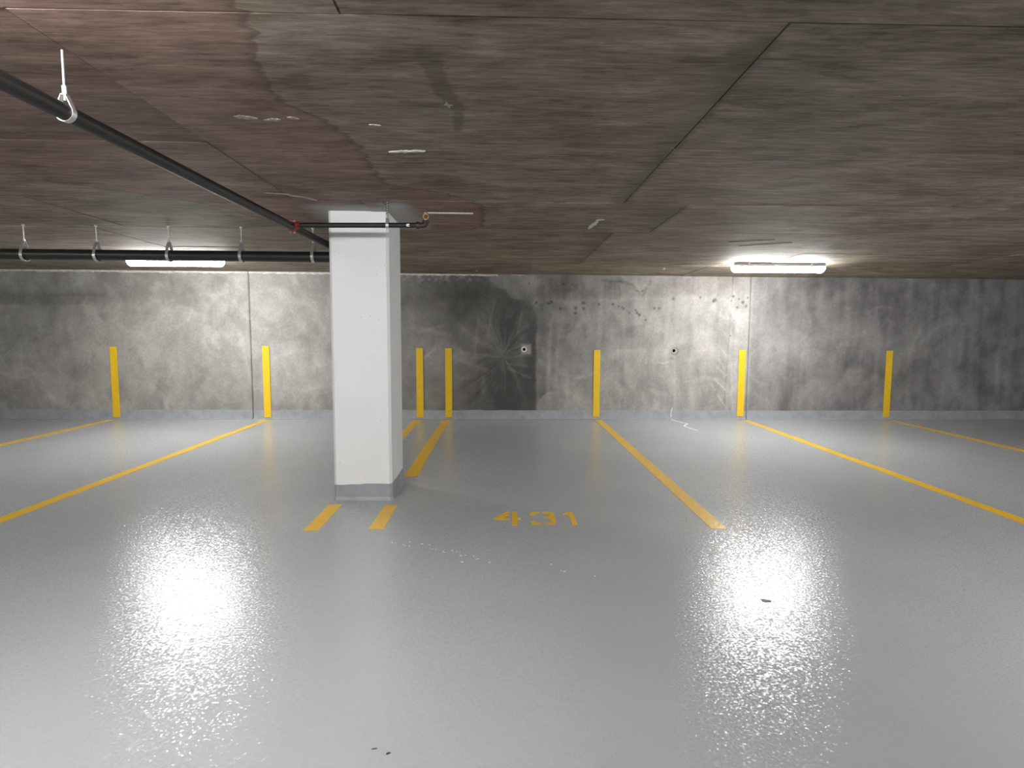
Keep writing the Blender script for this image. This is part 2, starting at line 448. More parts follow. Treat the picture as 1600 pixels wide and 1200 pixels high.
    # plaster scratches
    for a, b, w, am in (((1117,591),(1135,608),1.2,0.15),((1113,601),(1119,609),1.2,0.15),((1123,616),(1134,632),1.2,0.17),((1120,572),(1135,585),1.6,0.10),((1123,561),(1133,576),1.6,0.09),((1127,545),(1136,556),2,0.08),
                        ((1026,565),(1034,567),1.4,0.12),((1034,567),(1050,563),1.4,0.12),((1053,556),(1056,640),2.2,0.06),((1078,560),(1084,640),5,0.05),((1143,565),(1148,640),2.2,0.10),((1150,480),(1150,640),3,0.05),
                        ((858,500),(852,630),3,0.06),((870,520),(866,600),3,0.05),((900,590),(925,584),2.5,0.06),((640,512),(700,524),3.5,0.06),((650,520),(690,510),2,0.05),((700,555),(756,578),5,0.06),((752,590),(752,610),4,0.06),
                        ((745,500),(738,560),2,0.05),((760,520),(770,470),1.5,0.05),((812,490),(806,520),2,0.05),((790,575),(826,590),1.5,0.06),((788,568),(820,572),1.5,0.05),((690,535),(660,560),3,0.05),((705,470),(675,480),4,0.03),
                        ((430,560),(462,548),3,0.06),((470,612),(500,604),4,0.06),((424,545),(428,600),4,0.05),((375,520),(392,600),3,0.05)):
        d, t = seg_dist(U, V, a, b); L += am*np.exp(-(d/w)**2)
    # laitance crumbs under the mortar bead
    crumb = sig((fbm(X*20, Z*24, 80) - 0.62)*40)*sig((452-V)/6)*sig((745-U)/8)
    L += 0.16*crumb*sig((442-V)/4)*(0.3 + sig((U-625)/4))
    # honeycomb pores
    dep = np.zeros_like(L)
    for u, v, r in ((853,475,2.2),(858,473,2.4),(872,483,2.4),(896,482,2.6),(908,474,2.6),(895,490,2),(908,483,2.2),(933,476,2.2),(953,476,2.2),(962,479,1.7),(967,480,1.7),(970,483,2),(981,489,1.5),(993,489,2.6),(997,492,2.4),(990,485,2),(1006,500,1.5),(1048,467,2),(1090,465,1.7),(1113,469,3.2),(1111,471,2),(1141,463,2.4),(1139,470,1.6),(1157,472,2.4),(1164,465,1.8),(1150,480,2),(1163,478,2),(1151,467,1.5),(1019,482,2),(1028,482,2),(1140,524,1.3),(1000,456,1.8),(835,474,2),(822,445,1.5),(876,446,2),(890,446,1.5)):
        d = np.hypot(U-u + 1.5*nz*4, V-v)
        k = np.exp(-(d/r)**4); L = L*(1-0.6*k); dep = np.maximum(dep, k)
    # mortar square round the sleeve, ring round the bare hole
    sq = sig((7.5-np.maximum(np.abs(U-819), np.abs(V-546)))*1.4); L = L*(1-sq) + 0.36*sq
    ringd = np.abs(np.hypot(U-1053, V-548)-5.0); L -= 0.13*np.exp(-(ringd/1.6)**2)
    L = np.clip(L, 0.03, 0.75)
    C = np.stack([L*tr, L*tg, L*tb, np.ones_like(L)], -1)
    return C, dep

HOLES = ((0.374, 1.129, 0.028), (2.795, 1.116, 0.026))
def wall_panel(x0, x1, step, parent):
    z1 = 2.42; nz = int(z1/step)
    xs = np.concatenate([[x0], np.linspace(x0+0.003, x1-0.003, int((x1-x0)/step)+1), [x1]]); nx = len(xs)-1; zs = np.linspace(0, z1, nz+1)
    X, Z = np.meshgrid(xs, zs, indexing='ij')
    C, dep = paint_wall(X, Z)
    Yv = D + 0.004*dep + 0.0025*(fbm(X*3, Z*3, 90) - 0.5)
    # bent-in reveal edges
    Yv[0, :] = D + 0.05; Yv[-1, :] = D + 0.05
    co = np.stack([X, Yv, Z], -1).reshape(-1, 3)
    ids = np.arange((nx+1)*(nz+1)).reshape(nx+1, nz+1)
    q = np.stack([ids[:-1, :-1], ids[1:, :-1], ids[1:, 1:], ids[:-1, 1:]], -1).reshape(-1, 4)
    cxs = (X[:-1, :-1] + step/2).reshape(-1); czs = (Z[:-1, :-1] + step/2).reshape(-1)
    keep = np.ones(len(q), bool)
    for hx, hz, hr in HOLES: keep &= np.hypot(cxs-hx, czs-hz) > hr
    q = q[keep]
    me = bpy.data.meshes.new('wall_panel')
    me.vertices.add(len(co)); me.vertices.foreach_set('co', co.astype(np.float32).ravel())
    me.loops.add(q.size); me.loops.foreach_set('vertex_index', q.astype(np.int32).ravel())
    me.polygons.add(len(q)); me.polygons.foreach_set('loop_start', np.arange(0, q.size, 4, dtype=np.int32))
    me.update(calc_edges=True)
    at = me.color_attributes.new('patch', 'FLOAT_COLOR', 'POINT')
    at.data.foreach_set('color', C.astype(np.float32).ravel())
    me.polygons.foreach_set('use_smooth', [True]*len(me.polygons))
    me.validate()
    return link('wall_panel', me, M_wall, parent)
bm = bmesh.new(); add_box(bm, -XW, XW, D + 0.16, D + 0.4, 0, 2.75)
for xj in (-3.981, 4.0096): add_box(bm, xj - 0.05, xj + 0.05, D + 0.06, D + 0.16, 0, 2.75)
wall_back = struct(from_bm('wall_back', bm, M_raw), 'patched grey cast concrete back wall')
J = 0.0075
wall_panel(-XW, -3.981 - J, 0.02, wall_back)
wall_panel(-3.981 + J, 4.0096 - J, 0.0125, wall_back)
wall_panel(4.0096 + J, XW, 0.02, wall_back)

# grey painted upstand along the foot of the back wall
bm = bmesh.new()
rg = random.Random(5)
for xa, xb in ((-XW, -3.981 - J), (-3.981 + J, 4.0096 - J), (4.0096 + J, XW)):
    n = int((xb-xa)/0.12); prev = None
    for i in range(n+1):
        x = xa + (xb-xa)*i/n; t = 0.143 + rg.uniform(-0.005, 0.005)
        ring = [bm.verts.new((x, y, z)) for y, z in ((D+0.01, t), (D-0.004, t), (D-0.005, 0.035), (D-0.010, 0.014), (D-0.028, 0.001), (D+0.01, 0.001))]
        if prev:
            for k in range(6): bm.faces.new((prev[k], prev[(k+1) % 6], ring[(k+1) % 6], ring[k]))
        else: bm.faces.new(ring[::-1])
        prev = ring
    bm.faces.new(prev)
struct(from_bm('baseboard_back', bm, M_cove, smooth=True), 'grey painted upstand at the foot of the back wall')

# pale mortar bead where wall and slab meet (left part), ragged lower edge
def bead(name, xa, xb, hgt):
    bm = bmesh.new(); prev = None
    n = int((xb-xa)/0.04); rg = random.Random(int(xb*100))
    for i in range(n+1):
        x = xa + (xb-xa)*i/n; zt = cz(x, D) + 0.03; zb = cz(x, D) - hgt + rg.uniform(-0.008, 0.006)
        ring = [bm.verts.new((x, y, z)) for y, z in ((D+0.012, zt), (D-0.012, zt), (D-0.012, zb+0.006), (D-0.006, zb), (D+0.012, zb))]
        if prev:
            for k in range(5): bm.faces.new((prev[k], prev[(k+1) % 5], ring[(k+1) % 5], ring[k]))
        else: bm.faces.new(ring[::-1])
        prev = ring
    bm.faces.new(prev)
    return struct(from_bm(name, bm, M_mortar), 'pale mortar bead between back wall and ceiling')
bead('trim_1', -XW, -3.981 - J, 0.030)
bead('trim_2', -3.981 + J, -0.05, 0.028)
bead('trim_3', 0.16, 0.38, 0.012)

# ceiling: slab + formwork panel faces, each its own piece
bm = bmesh.new()
v = [bm.verts.new((x, y, cz(x, y) + o)) for o in (0.005, 0.25) for x, y in ((-XW, YB), (XW, YB), (XW, D+0.16), (-XW, D+0.16))]
for f in ((3,2,1,0),(4,5,6,7),(0,1,5,4),(1,2,6,5),(2,3,7,6),(3,0,4,7)): bm.faces.new([v[i] for i in f])
ceiling = struct(from_bm('ceiling', bm, M_ceil), 'dark board-marked concrete ceiling slab')
ceiling.color = (0.55, 0.52, 0.5, 1)
rg = random.Random(11)
rows = [(-0.60, 0.66, 0.91), (0.66, 1.925, -0.5), (1.925, 3.18, 0.91), (3.18, 4.435, 0.91), (4.435, 5.61, 1.395), (5.61, 6.85, 1.055), (6.85, 8.10, 1.055), (8.10, D + 0.012, 0.42)]
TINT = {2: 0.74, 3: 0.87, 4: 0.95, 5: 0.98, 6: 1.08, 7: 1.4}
for ri, (ya, yb, xs) in enumerate(rows):
    xj = [xs + 2.44*k for k in range(-5, 5)]
    xj = [x for x in xj if -XW < x < XW]
    xj = [-XW] + xj + [XW]
    for xa, xb in zip(xj[:-1], xj[1:]):
        off = rg.uniform(-0.003, 0.003); g = 0.0008; c = 0.003
        bm = bmesh.new()
        skew = [rg.uniform(-0.0015, 0.0015) for _ in range(4)]
        top = [bm.verts.new((x, y, cz(x, y) + 0.02)) for x, y in ((xa+g, ya+g), (xb-g, ya+g), (xb-g, yb-g), (xa+g, yb-g))]
        low = [bm.verts.new((x, y, cz(x, y) + off + s)) for (x, y), s in zip(((xa+g+c, ya+g+c), (xb-g-c, ya+g+c), (xb-g-c, yb-g-c), (xa+g+c, yb-g-c)), skew)]
        bm.faces.new(top); bm.faces.new(low[::-1])
        for i in range(4): bm.faces.new((top[i], low[i], low[(i+1) % 4], top[(i+1) % 4]))
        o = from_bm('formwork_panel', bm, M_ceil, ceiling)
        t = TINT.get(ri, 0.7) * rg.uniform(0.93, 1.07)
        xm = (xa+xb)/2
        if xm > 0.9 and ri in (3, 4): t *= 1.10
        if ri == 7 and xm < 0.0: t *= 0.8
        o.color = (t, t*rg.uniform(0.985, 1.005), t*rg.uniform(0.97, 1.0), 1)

# plaster smears on the slab: ragged thin flakes
def flake(name, parts, mat, parent, zfun, th, seed, down=True):
    rg = random.Random(seed); bm = bmesh.new()
    for (x0, y0, x1, y1, w) in parts:
        n = 14; L = math.hypot(x1-x0, y1-y0); dx, dy = (x1-x0)/L, (y1-y0)/L
        up_, lo_ = [], []
        for i in range(n+1):
            t = i/n; tap = math.sin(math.pi*min(max(t, 0.02), 0.98))**0.5
            a = w*tap*rg.uniform(0.35, 1.0); b = w*tap*rg.uniform(0.35, 1.0)
            x, y = x0+(x1-x0)*t, y0+(y1-y0)*t
            up_.append((x-dy*a, y+dx*a)); lo_.append((x+dy*b, y-dx*b))
        pts = lo_ + up_[::-1]
        A = [bm.verts.new((p[0], p[1], zfun(*p))) for p in pts]
        B = [bm.verts.new((p[0], p[1], zfun(*p) + (-th if down else th))) for p in pts]
        N = len(pts)
        for i in range(N): bm.faces.new((A[i], A[(i+1) % N], B[(i+1) % N], B[i]))
        for i in range(n):
            bm.faces.new((B[i], B[i+1], B[N-2-i], B[N-1-i])); bm.faces.new((A[i], A[N-1-i], A[N-2-i], A[i+1]))
    return from_bm(name, bm, mat, parent)
zc = lambda x, y: cz(x, y) + 0.002
for sd, (prt, mt) in enumerate((
    ([(-0.61, 3.292, -0.41, 3.268, 0.020)], M_smear),
    ([(-0.625, 2.878, -0.57, 2.885, 0.010)], M_smear),
    ([(-1.53, 4.29, -1.36, 4.455, 0.018), (-1.50, 4.33, -1.40, 4.40, 0.018), (-1.66, 4.25, -1.50, 4.285, 0.012)], M_smear_dull),
    ([(-0.235, 2.60, -0.225, 2.66, 0.010), (-0.245, 2.625, -0.21, 2.63, 0.008)], M_smear_dull),
    ([(0.80, 5.46, 0.825, 5.06, 0.030), (0.80, 5.06, 0.87, 5.03, 0.035)], M_smear),
    ([(2.35, 6.12, 2.75, 5.95, 0.025), (2.55, 6.35, 3.0, 6.1, 0.02)], M_smear_dull),
    ([(-1.22, 2.80, -1.12, 2.82, 0.03), (-1.10, 2.84, -1.02, 2.83, 0.02), (-0.98, 2.80, -0.93, 2.82, 0.02)], M_smear_dull),
    ([(-0.375, 8.90, -0.36, 9.05, 0.03)], M_smear),
    ([(2.3, 8.35, 2.36, 8.6, 0.02)], M_smear))):
    flake('plaster_smear', prt, mt, ceiling, zc, 0.006, 100 + sd)
# thin straight mortar fin beside the sprinkler head
bm = bmesh.new(); v = add_box(bm, -0.588, -0.225, 4.823, 4.833, -0.012, 0.004)
for q in v: q.co.z += cz(q.co.x, q.co.y)
from_bm('mortar_fin', bm, M_mortar, ceiling)

# lime trail running down wall foot and over the floor
bm = bmesh.new()
def ribbon(bm, pts, w, nrm, th):
    nrm = Vector(nrm); P = [Vector(p) for p in pts]; R = []
    for i, p in enumerate(P):
        t = (P[min(i+1, len(P)-1)] - P[max(i-1, 0)]).normalized(); s = t.cross(nrm).normalized() * w
        R.append([bm.verts.new(q) for q in (p - s, p + s, p + s + nrm*th, p - s + nrm*th)])
    for a, b in zip(R[:-1], R[1:]):
        for k in range(4): bm.faces.new((a[k], a[(k+1) % 4], b[(k+1) % 4], b[k]))
    bm.faces.new(R[0][::-1]); bm.faces.new(R[-1])
ribbon(bm, [(2.80, D-0.005, 0.19), (2.785, D-0.005, 0.16), (2.775, D-0.006, 0.10), (2.775, D-0.008, 0.03)], 0.006, (0, -1, 0), 0.003)
from_bm('lime_trail', bm, M_fleck, wall_back)
bm = bmesh.new()
ribbon(bm, [(2.77, 9.40, 0), (2.80, 9.25, 0), (2.85, 9.08, 0), (2.90, 8.95, 0), (2.80, 8.80, 0), (2.77, 8.70, 0), (2.80, 8.50, 0), (2.84, 8.32, 0)], 0.011, (0, 0, 1), 0.0015)
from_bm('lime_trail', bm, M_fleck, floor)

# ------------------------------------------------------------------ column
CL, CR, CF, CB = -1.390, -0.909, 4.835, 5.408
colm = tag(empty('column', ((CL+CR)/2, (CF+CB)/2, 0)), 'white painted square concrete column with grey foot, chamfered corners', 'column')
ox, oy = (CL+CR)/2, (CF+CB)/2
def chamf(e, c): 
    a, b, d, f = CL-e, CR+e, CF-e, CB+e
    return [(a+c, d), (b-c, d), (b, d+c), (b, f-c), (b-c, f), (a+c, f), (a, f-c), (a, d+c)]
bm = bmesh.new(); add_prism(bm, [(x-ox, y-oy) for x, y in chamf(0, 0.021)], 0, 2.5)
for q in bm.verts:
    if q.co.z > 1: q.co.z = cz(q.co.x+ox, q.co.y+oy) + 0.01
from_bm('shaft', bm, M_col, colm)
bm = bmesh.new(); rg = random.Random(2); base = chamf(0.004, 0.021); pts = []
for i in range(8):
    a, b = base[i], base[(i+1) % 8]; L = math.hypot(b[0]-a[0], b[1]-a[1]); n = max(1, int(L/0.06))
    for k in range(n): pts.append((a[0]+(b[0]-a[0])*k/n, a[1]+(b[1]-a[1])*k/n))
tops = [0.140 + rg.uniform(-0.004, 0.004) - (0.012 if (p[1] < CF+0.03 and p[0] < CL+0.11) else 0) for p in pts]
R = []
for p, t in zip(pts, tops):
    dx, dy = p[0]-ox, p[1]-oy; s = 1.035
    R.append([bm.verts.new(q) for q in ((dx*0.97, dy*0.97, t), (dx, dy, t), (dx, dy, 0.03), (dx*s, dy*s, 0.0005))])
for i in range(len(R)):
    j = (i+1) % len(R)
    for k in range(3): bm.faces.new((R[i][k], R[j][k], R[j][k+1], R[i][k+1]))
o = from_bm('painted_foot', bm, M_cove, colm); o['label'] = 'grey painted foot with wavy upper edge'

# ------------------------------------------------------------------ painted lines
def stripe(x0, x1, y0, y1, label, name='floor_stripe', skew=0.0):
    bm = bmesh.new(); rg = random.Random(int(abs(x0*1000)+y0*77))
    n = max(6, int((y1-y0)/0.15)); L_, R_ = [], []
    for i in range(n+1):
        y = y0 + (y1-y0)*i/n; s = skew*(1-i/n)
        L_.append((x0 + s + rg.uniform(-0.0025, 0.0025), y)); R_.append((x1 + s + rg.uniform(-0.0025, 0.0025), y))
    A = [[bm.verts.new((p[0], p[1], z)) for p in (l, r) for z in (0.0002, 0.0018)] for l, r in zip(L_, R_)]
    for a, b in zip(A[:-1], A[1:]):
        bm.faces.new((a[1], a[3], b[3], b[1])); bm.faces.new((a[0], b[0], b[2], a[2]))
        bm.faces.new((a[0], a[1], b[1], b[0])); bm.faces.new((a[2], b[2], b[3], a[3]))
    bm.faces.new((A[0][0], A[0][2], A[0][3], A[0][1])); bm.faces.new((A[-1][0], A[-1][1], A[-1][3], A[-1][2]))
    o = from_bm(name, bm, M_yfloor)
    return tag(o, label, 'floor stripe', 'yellow stall lines on the floor')
stripe(-0.94, -0.815, 5.63, 9.28, 'long yellow floor stripe from the wall to the right side of the white column')
stripe(-1.40, -1.275, 5.62, 9.28, 'yellow floor stripe running behind the white column, mostly hidden by it')
stripe(-1.398, -1.293, 4.075, 4.70, 'short yellow floor dash before the left corner of the white column')
stripe(-0.943, -0.838, 4.10, 4.685, 'short yellow floor dash before the right corner of the white column')
stripe(1.52, 1.635, 4.095, 9.34, 'long yellow floor stripe on the right side of the number 431')
stripe(-3.775, -3.665, 4.10, 9.28, 'yellow floor stripe on the far side of the stall left of the column')
stripe(3.89, 4.005, 4.10, 9.30, 'yellow floor stripe meeting the wall beneath the ceiling lamp on the right')
stripe(-6.20, -6.09, 4.10, 9.28, 'yellow floor stripe at the far left edge of the view')
stripe(6.27, 6.38, 4.10, 9.28, 'yellow floor stripe at the far right edge of the view')
def wall_bar(x0, x1, z0, z1, label):
    bm = bmesh.new(); add_box(bm, x0, x1, D-0.0125, D-0.006, z0, z1)
    bmesh.ops.bevel(bm, geom=bm.edges[:], offset=0.002, segments=1)
    o = from_bm('wall_stripe', bm, M_ywall); return tag(o, label, 'wall stripe', 'yellow upright bars on the back wall')
wall_bar(-3.80, -3.69, 0.027, 1.166, 'upright yellow bar on the wall left of the column, beside the dark wall joint')
wall_bar(-1.356, -1.247, 0.028, 1.145, 'upright yellow bar on the wall just right of the white column, left of a pair')
wall_bar(-0.892, -0.784, 0.028, 1.145, 'upright yellow bar on the dark patch of wall, right of a pair')
wall_bar(1.500, 1.602, 0.040, 1.123, 'upright yellow bar on pale wall between the white sleeve and the bare hole')
wall_bar(3.857, 3.962, 0.053, 1.13, 'upright yellow bar on the wall below the ceiling lamp on the right')
wall_bar(-6.20, -6.09, 0.027, 1.15, 'upright yellow bar on the wall at the far left edge')
wall_bar(6.27, 6.375, 0.045, 1.13, 'upright yellow bar on the wall at the far right edge')

# stencilled number 431
num = tag(empty('stall_number', (0.28, 4.33, 0)), 'yellow stencilled number 431 painted on the grey floor', 'number')
DIG = [('four', [[(-0.0457, 4.3103), (-0.0461, 4.3491), (0.0445, 4.5003), (0.0713, 4.5071), (0.0702, 4.4348), (0.0174, 4.3618), (0.0691, 4.3549), (0.0684, 4.3063)], [(0.0901, 4.5087), (0.1302, 4.5085), (0.1271, 4.3594), (0.1582, 4.3592), (0.155, 4.3122), (0.1263, 4.3124), (0.1232, 4.1815), (0.0854, 4.1818)]]), ('three', [[(0.2204, 4.4136), (0.2243, 4.4611), (0.25, 4.4955), (0.3093, 4.5038), (0.3064, 4.4606), (0.2718, 4.4573), (0.2587, 4.4133)], [(0.2223, 4.283), (0.2603, 4.2875), (0.2637, 4.2418), (0.3113, 4.2291), (0.3093, 4.1877), (0.2485, 4.1881), (0.2291, 4.2173)], [(0.3295, 4.502), (0.3947, 4.4998), (0.4162, 4.4719), (0.4163, 4.4089), (0.4039, 4.3757), (0.4165, 4.3427), (0.4165, 4.2658), (0.4012, 4.2099), (0.3732, 4.1872), (0.3273, 4.1876), (0.3294, 4.229), (0.3619, 4.2318), (0.3783, 4.2582), (0.3766, 4.3171), (0.3553, 4.3399), (0.33, 4.3482), (0.33, 4.3828), (0.3643, 4.3875), (0.3794, 4.4125), (0.375, 4.455), (0.3276, 4.4604)]]), ('one', [[(0.4842, 4.4253), (0.4877, 4.4577), (0.5258, 4.499), (0.5649, 4.4987), (0.5669, 4.1782), (0.5295, 4.1785), (0.5231, 4.4284)]])]
for nm, polys in DIG:
    bm = bmesh.new()
    for poly in polys:
        add_prism(bm, [(x-0.28, y-4.33) for x, y in poly], 0.0002, 0.0018)
    o = from_bm('digit', bm, M_yfloor, num); o['label'] = 'stencilled digit ' + nm

# ------------------------------------------------------------------ pipes
def arc(c, r, a0, a1, n, plane):
    out = []
    for i in range(n+1):
        a = a0 + (a1-a0)*i/n; u, w = r*math.cos(a), r*math.sin(a)
        out.append((c[0]+u, c[1], c[2]+w) if plane == 'xz' else (c[0], c[1]+u, c[2]+w))
    return out
# drain
DY, DZ, DR = 5.58, 2.098, 0.049
drain = tag(empty('drain_pipe', (-2.0, DY, DZ)), 'thick black drain pipe hung under the ceiling left of the column', 'pipe')
def rel(p, o): return [(a[0]-o[0], a[1]-o[1], a[2]-o[2]) for a in p]
O = (-2.0, DY, DZ)
path = [(-XW, DY, DZ+0.03), (-6, DY, DZ+0.012), (-2.2, DY, DZ), (-1.30, DY, DZ-0.003)] + arc((-1.30, DY, DZ+0.117), 0.12, -math.pi/2, 0, 8, 'xz')[1:] + [(-1.18, DY, cz(-1.18, DY)-0.001)]
sweep('pipe', rel(path, O), DR, M_black, drain, 28)
for xh in (-2.406, -1.745, -3.07, -3.73, -4.39):
    hg = empty('hanger', (xh+2.0, 0, 0)); hg.parent = drain
    ol = [(0.052*math.cos(a), 0.052*math.sin(a)) for a in [math.radians(20 - 10*i) for i in range(23)]]
    ol += [(-0.035, 0.065), (-0.014, 0.105), (-0.008, 0.122), (0.008, 0.122), (0.014, 0.105), (0.035, 0.065)]
    ol = ol[::-1]
    bm = bmesh.new(); add_band(bm, ol, -0.013, 0.013, 0.004); o = from_bm('strap', bm, M_zinc, hg, smooth=True)
    zt = cz(xh, DY) - DZ + 0.004
    bm = bmesh.new(); add_sweep(bm, [(0, 0, 0.10), (0, 0, zt)], 0.005, 10)
    add_sweep(bm, [(0, 0, 0.127), (0, 0, 0.142)], 0.011, 6); add_sweep(bm, [(0, 0, zt-0.016), (0, 0, zt-0.001)], 0.013, 12)
    from_bm('rod', bm, M_zinc, hg, smooth=True)
# sprinkler line
SX, SZ, SR = -1.553, 2.182, 0.029
BY, BZ, BR = 4.48, 2.193, 0.0185
spr = tag(empty('sprinkler_line', (SX, BY, SZ)), 'thin black sprinkler pipe with red tee and branch crossing the column', 'pipe')
O = (SX, BY, SZ)
sweep('main_pipe', rel([(SX, YB, SZ), (SX, 7.3, SZ)], O), SR, M_blackiron, spr, 24)
sweep('branch_pipe', rel([(SX+0.03, BY, BZ), (-0.592, BY, BZ+0.006)], O), BR, M_blackiron, spr, 20)
sweep('end_cap', rel([(SX, 7.24, SZ), (SX, 7.255, SZ), (SX, 7.30, SZ), (SX, 7.315, SZ)], O), [0.033, 0.036, 0.036, 0.02], M_red, spr, 20)
tee = empty('tee', (0, 0, 0)); tee.parent = spr; tee['label'] = 'red strap-on pipe tee'
bm = bmesh.new()
add_sweep(bm, [(0, -0.030, 0), (0, -0.025, 0), (0, 0.025, 0), (0, 0.030, 0)], [0.031, 0.034, 0.034, 0.031], 20)
add_sweep(bm, [(0.018, 0, BZ-SZ), (0.040, 0, BZ-SZ), (0.043, 0, BZ-SZ), (0.056, 0, BZ-SZ)], [0.028, 0.023, 0.024, 0.024], 18)
for s in (1, -1): add_box(bm, -0.009, 0.009, -0.02, 0.02, s*0.032 if s > 0 else -0.047, 0.047 if s > 0 else -0.032)
from_bm('tee_body', bm, M_red, tee, smooth=True)
for zz in (0.040, -0.040):
    bm = bmesh.new(); add_sweep(bm, [(-0.020, 0.0, zz), (0.024, 0.0, zz)], 0.004, 8); add_sweep(bm, [(0.010, 0, zz), (0.020, 0, zz)], 0.008, 6); add_sweep(bm, [(-0.018, 0, zz), (-0.009, 0, zz)], 0.008, 6)
    from_bm('bolt', bm, M_zinc, tee, smooth=True)
# elbow and upright head
EX = -0.562
bm = bmesh.new()
pe = [(-0.622, BY, BZ+0.006), (-0.598, BY, BZ+0.006)] + arc((-0.584, BY, BZ+0.028), 0.022, -math.pi/2, 0, 6, 'xz') + [(-0.562, BY, BZ+0.036)]
add_sweep(bm, rel(pe, O), 0.0215, 16)
add_sweep(bm, rel([(-0.632, BY, BZ+0.006), (-0.612, BY, BZ+0.006)], O), 0.0265, 16); add_sweep(bm, rel([(-0.562, BY, BZ+0.026), (-0.562, BY, BZ+0.040)], O), 0.0255, 16)
from_bm('elbow', bm, M_elbow, spr, smooth=True)
hd = empty('sprinkler_head', (EX-SX, 0, BZ+0.038-SZ)); hd.parent = spr; hd['label'] = 'small brass sprinkler head pointing up'
bm = bmesh.new(); add_sweep(bm, [(0, 0, 0), (0, 0, 0.016)], 0.0105, 6)
for s in (1, -1): add_sweep(bm, [(s*0.008, 0, 0.014), (s*0.018, 0, 0.026), (s*0.018, 0, 0.040), (s*0.004, 0, 0.054)], 0.0042, 8)
add_sweep(bm, [(0, 0, 0.050), (0, 0, 0.058)], 0.007, 10)
from_bm('frame', bm, M_brass, hd, smooth=True)
bm = bmesh.new(); add_sweep(bm, [(0, 0, 0.057), (0, 0, 0.059), (0, 0, 0.062)], [0.021, 0.021, 0.010], 16); from_bm('deflector', bm, M_brass, hd, smooth=True)
bm = bmesh.new(); add_sweep(bm, [(0, 0, 0.016), (0, 0, 0.052)], 0.0028, 8); from_bm('bulb', bm, M_red, hd, smooth=True)
# hanger of the branch, with twisted wire at its top
def loop_hanger(x, y, z, r, w):
    h = empty('hanger', (x-SX, y-BY, z-SZ)); h.parent = spr
    bm = bmesh.new()
    if w == 'x':
        ol = [(r*math.cos(a), r*math.sin(a)) for a in [math.radians(35 - 12.5*i) for i in range(21)]] + [(-0.010, r+0.022), (-0.007, r+0.030), (0.007, r+0.030), (0.010, r+0.022)]
        add_band(bm, ol[::-1], -0.011, 0.011, 0.003)
    else:
        ol = [(r*math.cos(a), r*math.sin(a)) for a in [math.radians(35 - 12.5*i) for i in range(21)]] + [(-0.010, r+0.022), (-0.007, r+0.030), (0.007, r+0.030), (0.010, r+0.022)]
        add_band(bm, ol[::-1], -0.011, 0.011, 0.003)
        bmesh.ops.rotate(bm, verts=bm.verts[:], cent=(0, 0, 0), matrix=Matrix.Rotation(math.pi/2, 3, 'Z'))
    from_bm('strap', bm, M_zinc, h, smooth=True)
    zt = cz(x, y) - z + 0.004
    bm = bmesh.new(); add_sweep(bm, [(0, 0, r+0.012), (0, 0, zt)], 0.0045, 8); add_sweep(bm, [(0, 0, r+0.034), (0, 0, r+0.062)], 0.0085, 6)
    from_bm('rod', bm, M_zinc, h, smooth=True)
    return h, zt
h, zt = loop_hanger(-0.847, BY, BZ+0.005, 0.0195, 'x')
bm = bmesh.new()
add_sweep(bm, [(0.009*math.cos(t*0.9), 0.009*math.sin(t*0.9), 0.075 + (zt-0.08)*t/40) for t in range(41)], 0.0022, 6)
add_sweep(bm, [(0.004, 0, zt-0.028), (-0.022, -0.004, zt-0.022), (-0.034, -0.004, zt-0.010), (-0.022, -0.002, zt-0.003), (0.0, 0, zt-0.004)], 0.0022, 6)
from_bm('tie_wire', bm, M_elbow, h, smooth=True)
loop_hanger(SX, 2.2, SZ, 0.030, 'y'); loop_hanger(SX, 7.0, SZ, 0.030, 'y')
# torn sticker on the branch
bm = bmesh.new()
A = []
for i, (x0, x1) in enumerate(((-0.700, -0.684), (-0.704, -0.678), (-0.706, -0.690), (-0.702, -0.676))):
    a = math.radians(150 + 22*i)
    A.append([bm.verts.new((x-SX, 0.0192*math.cos(a), BZ+0.005-SZ + 0.0192*math.sin(a))) for x in (x0, x1)])
for a, b in zip(A[:-1], A[1:]): bm.faces.new((a[0], a[1], b[1], b[0]))
o = from_bm('sticker', bm, M_pvc, spr); o['label'] = 'torn white paper sticker'

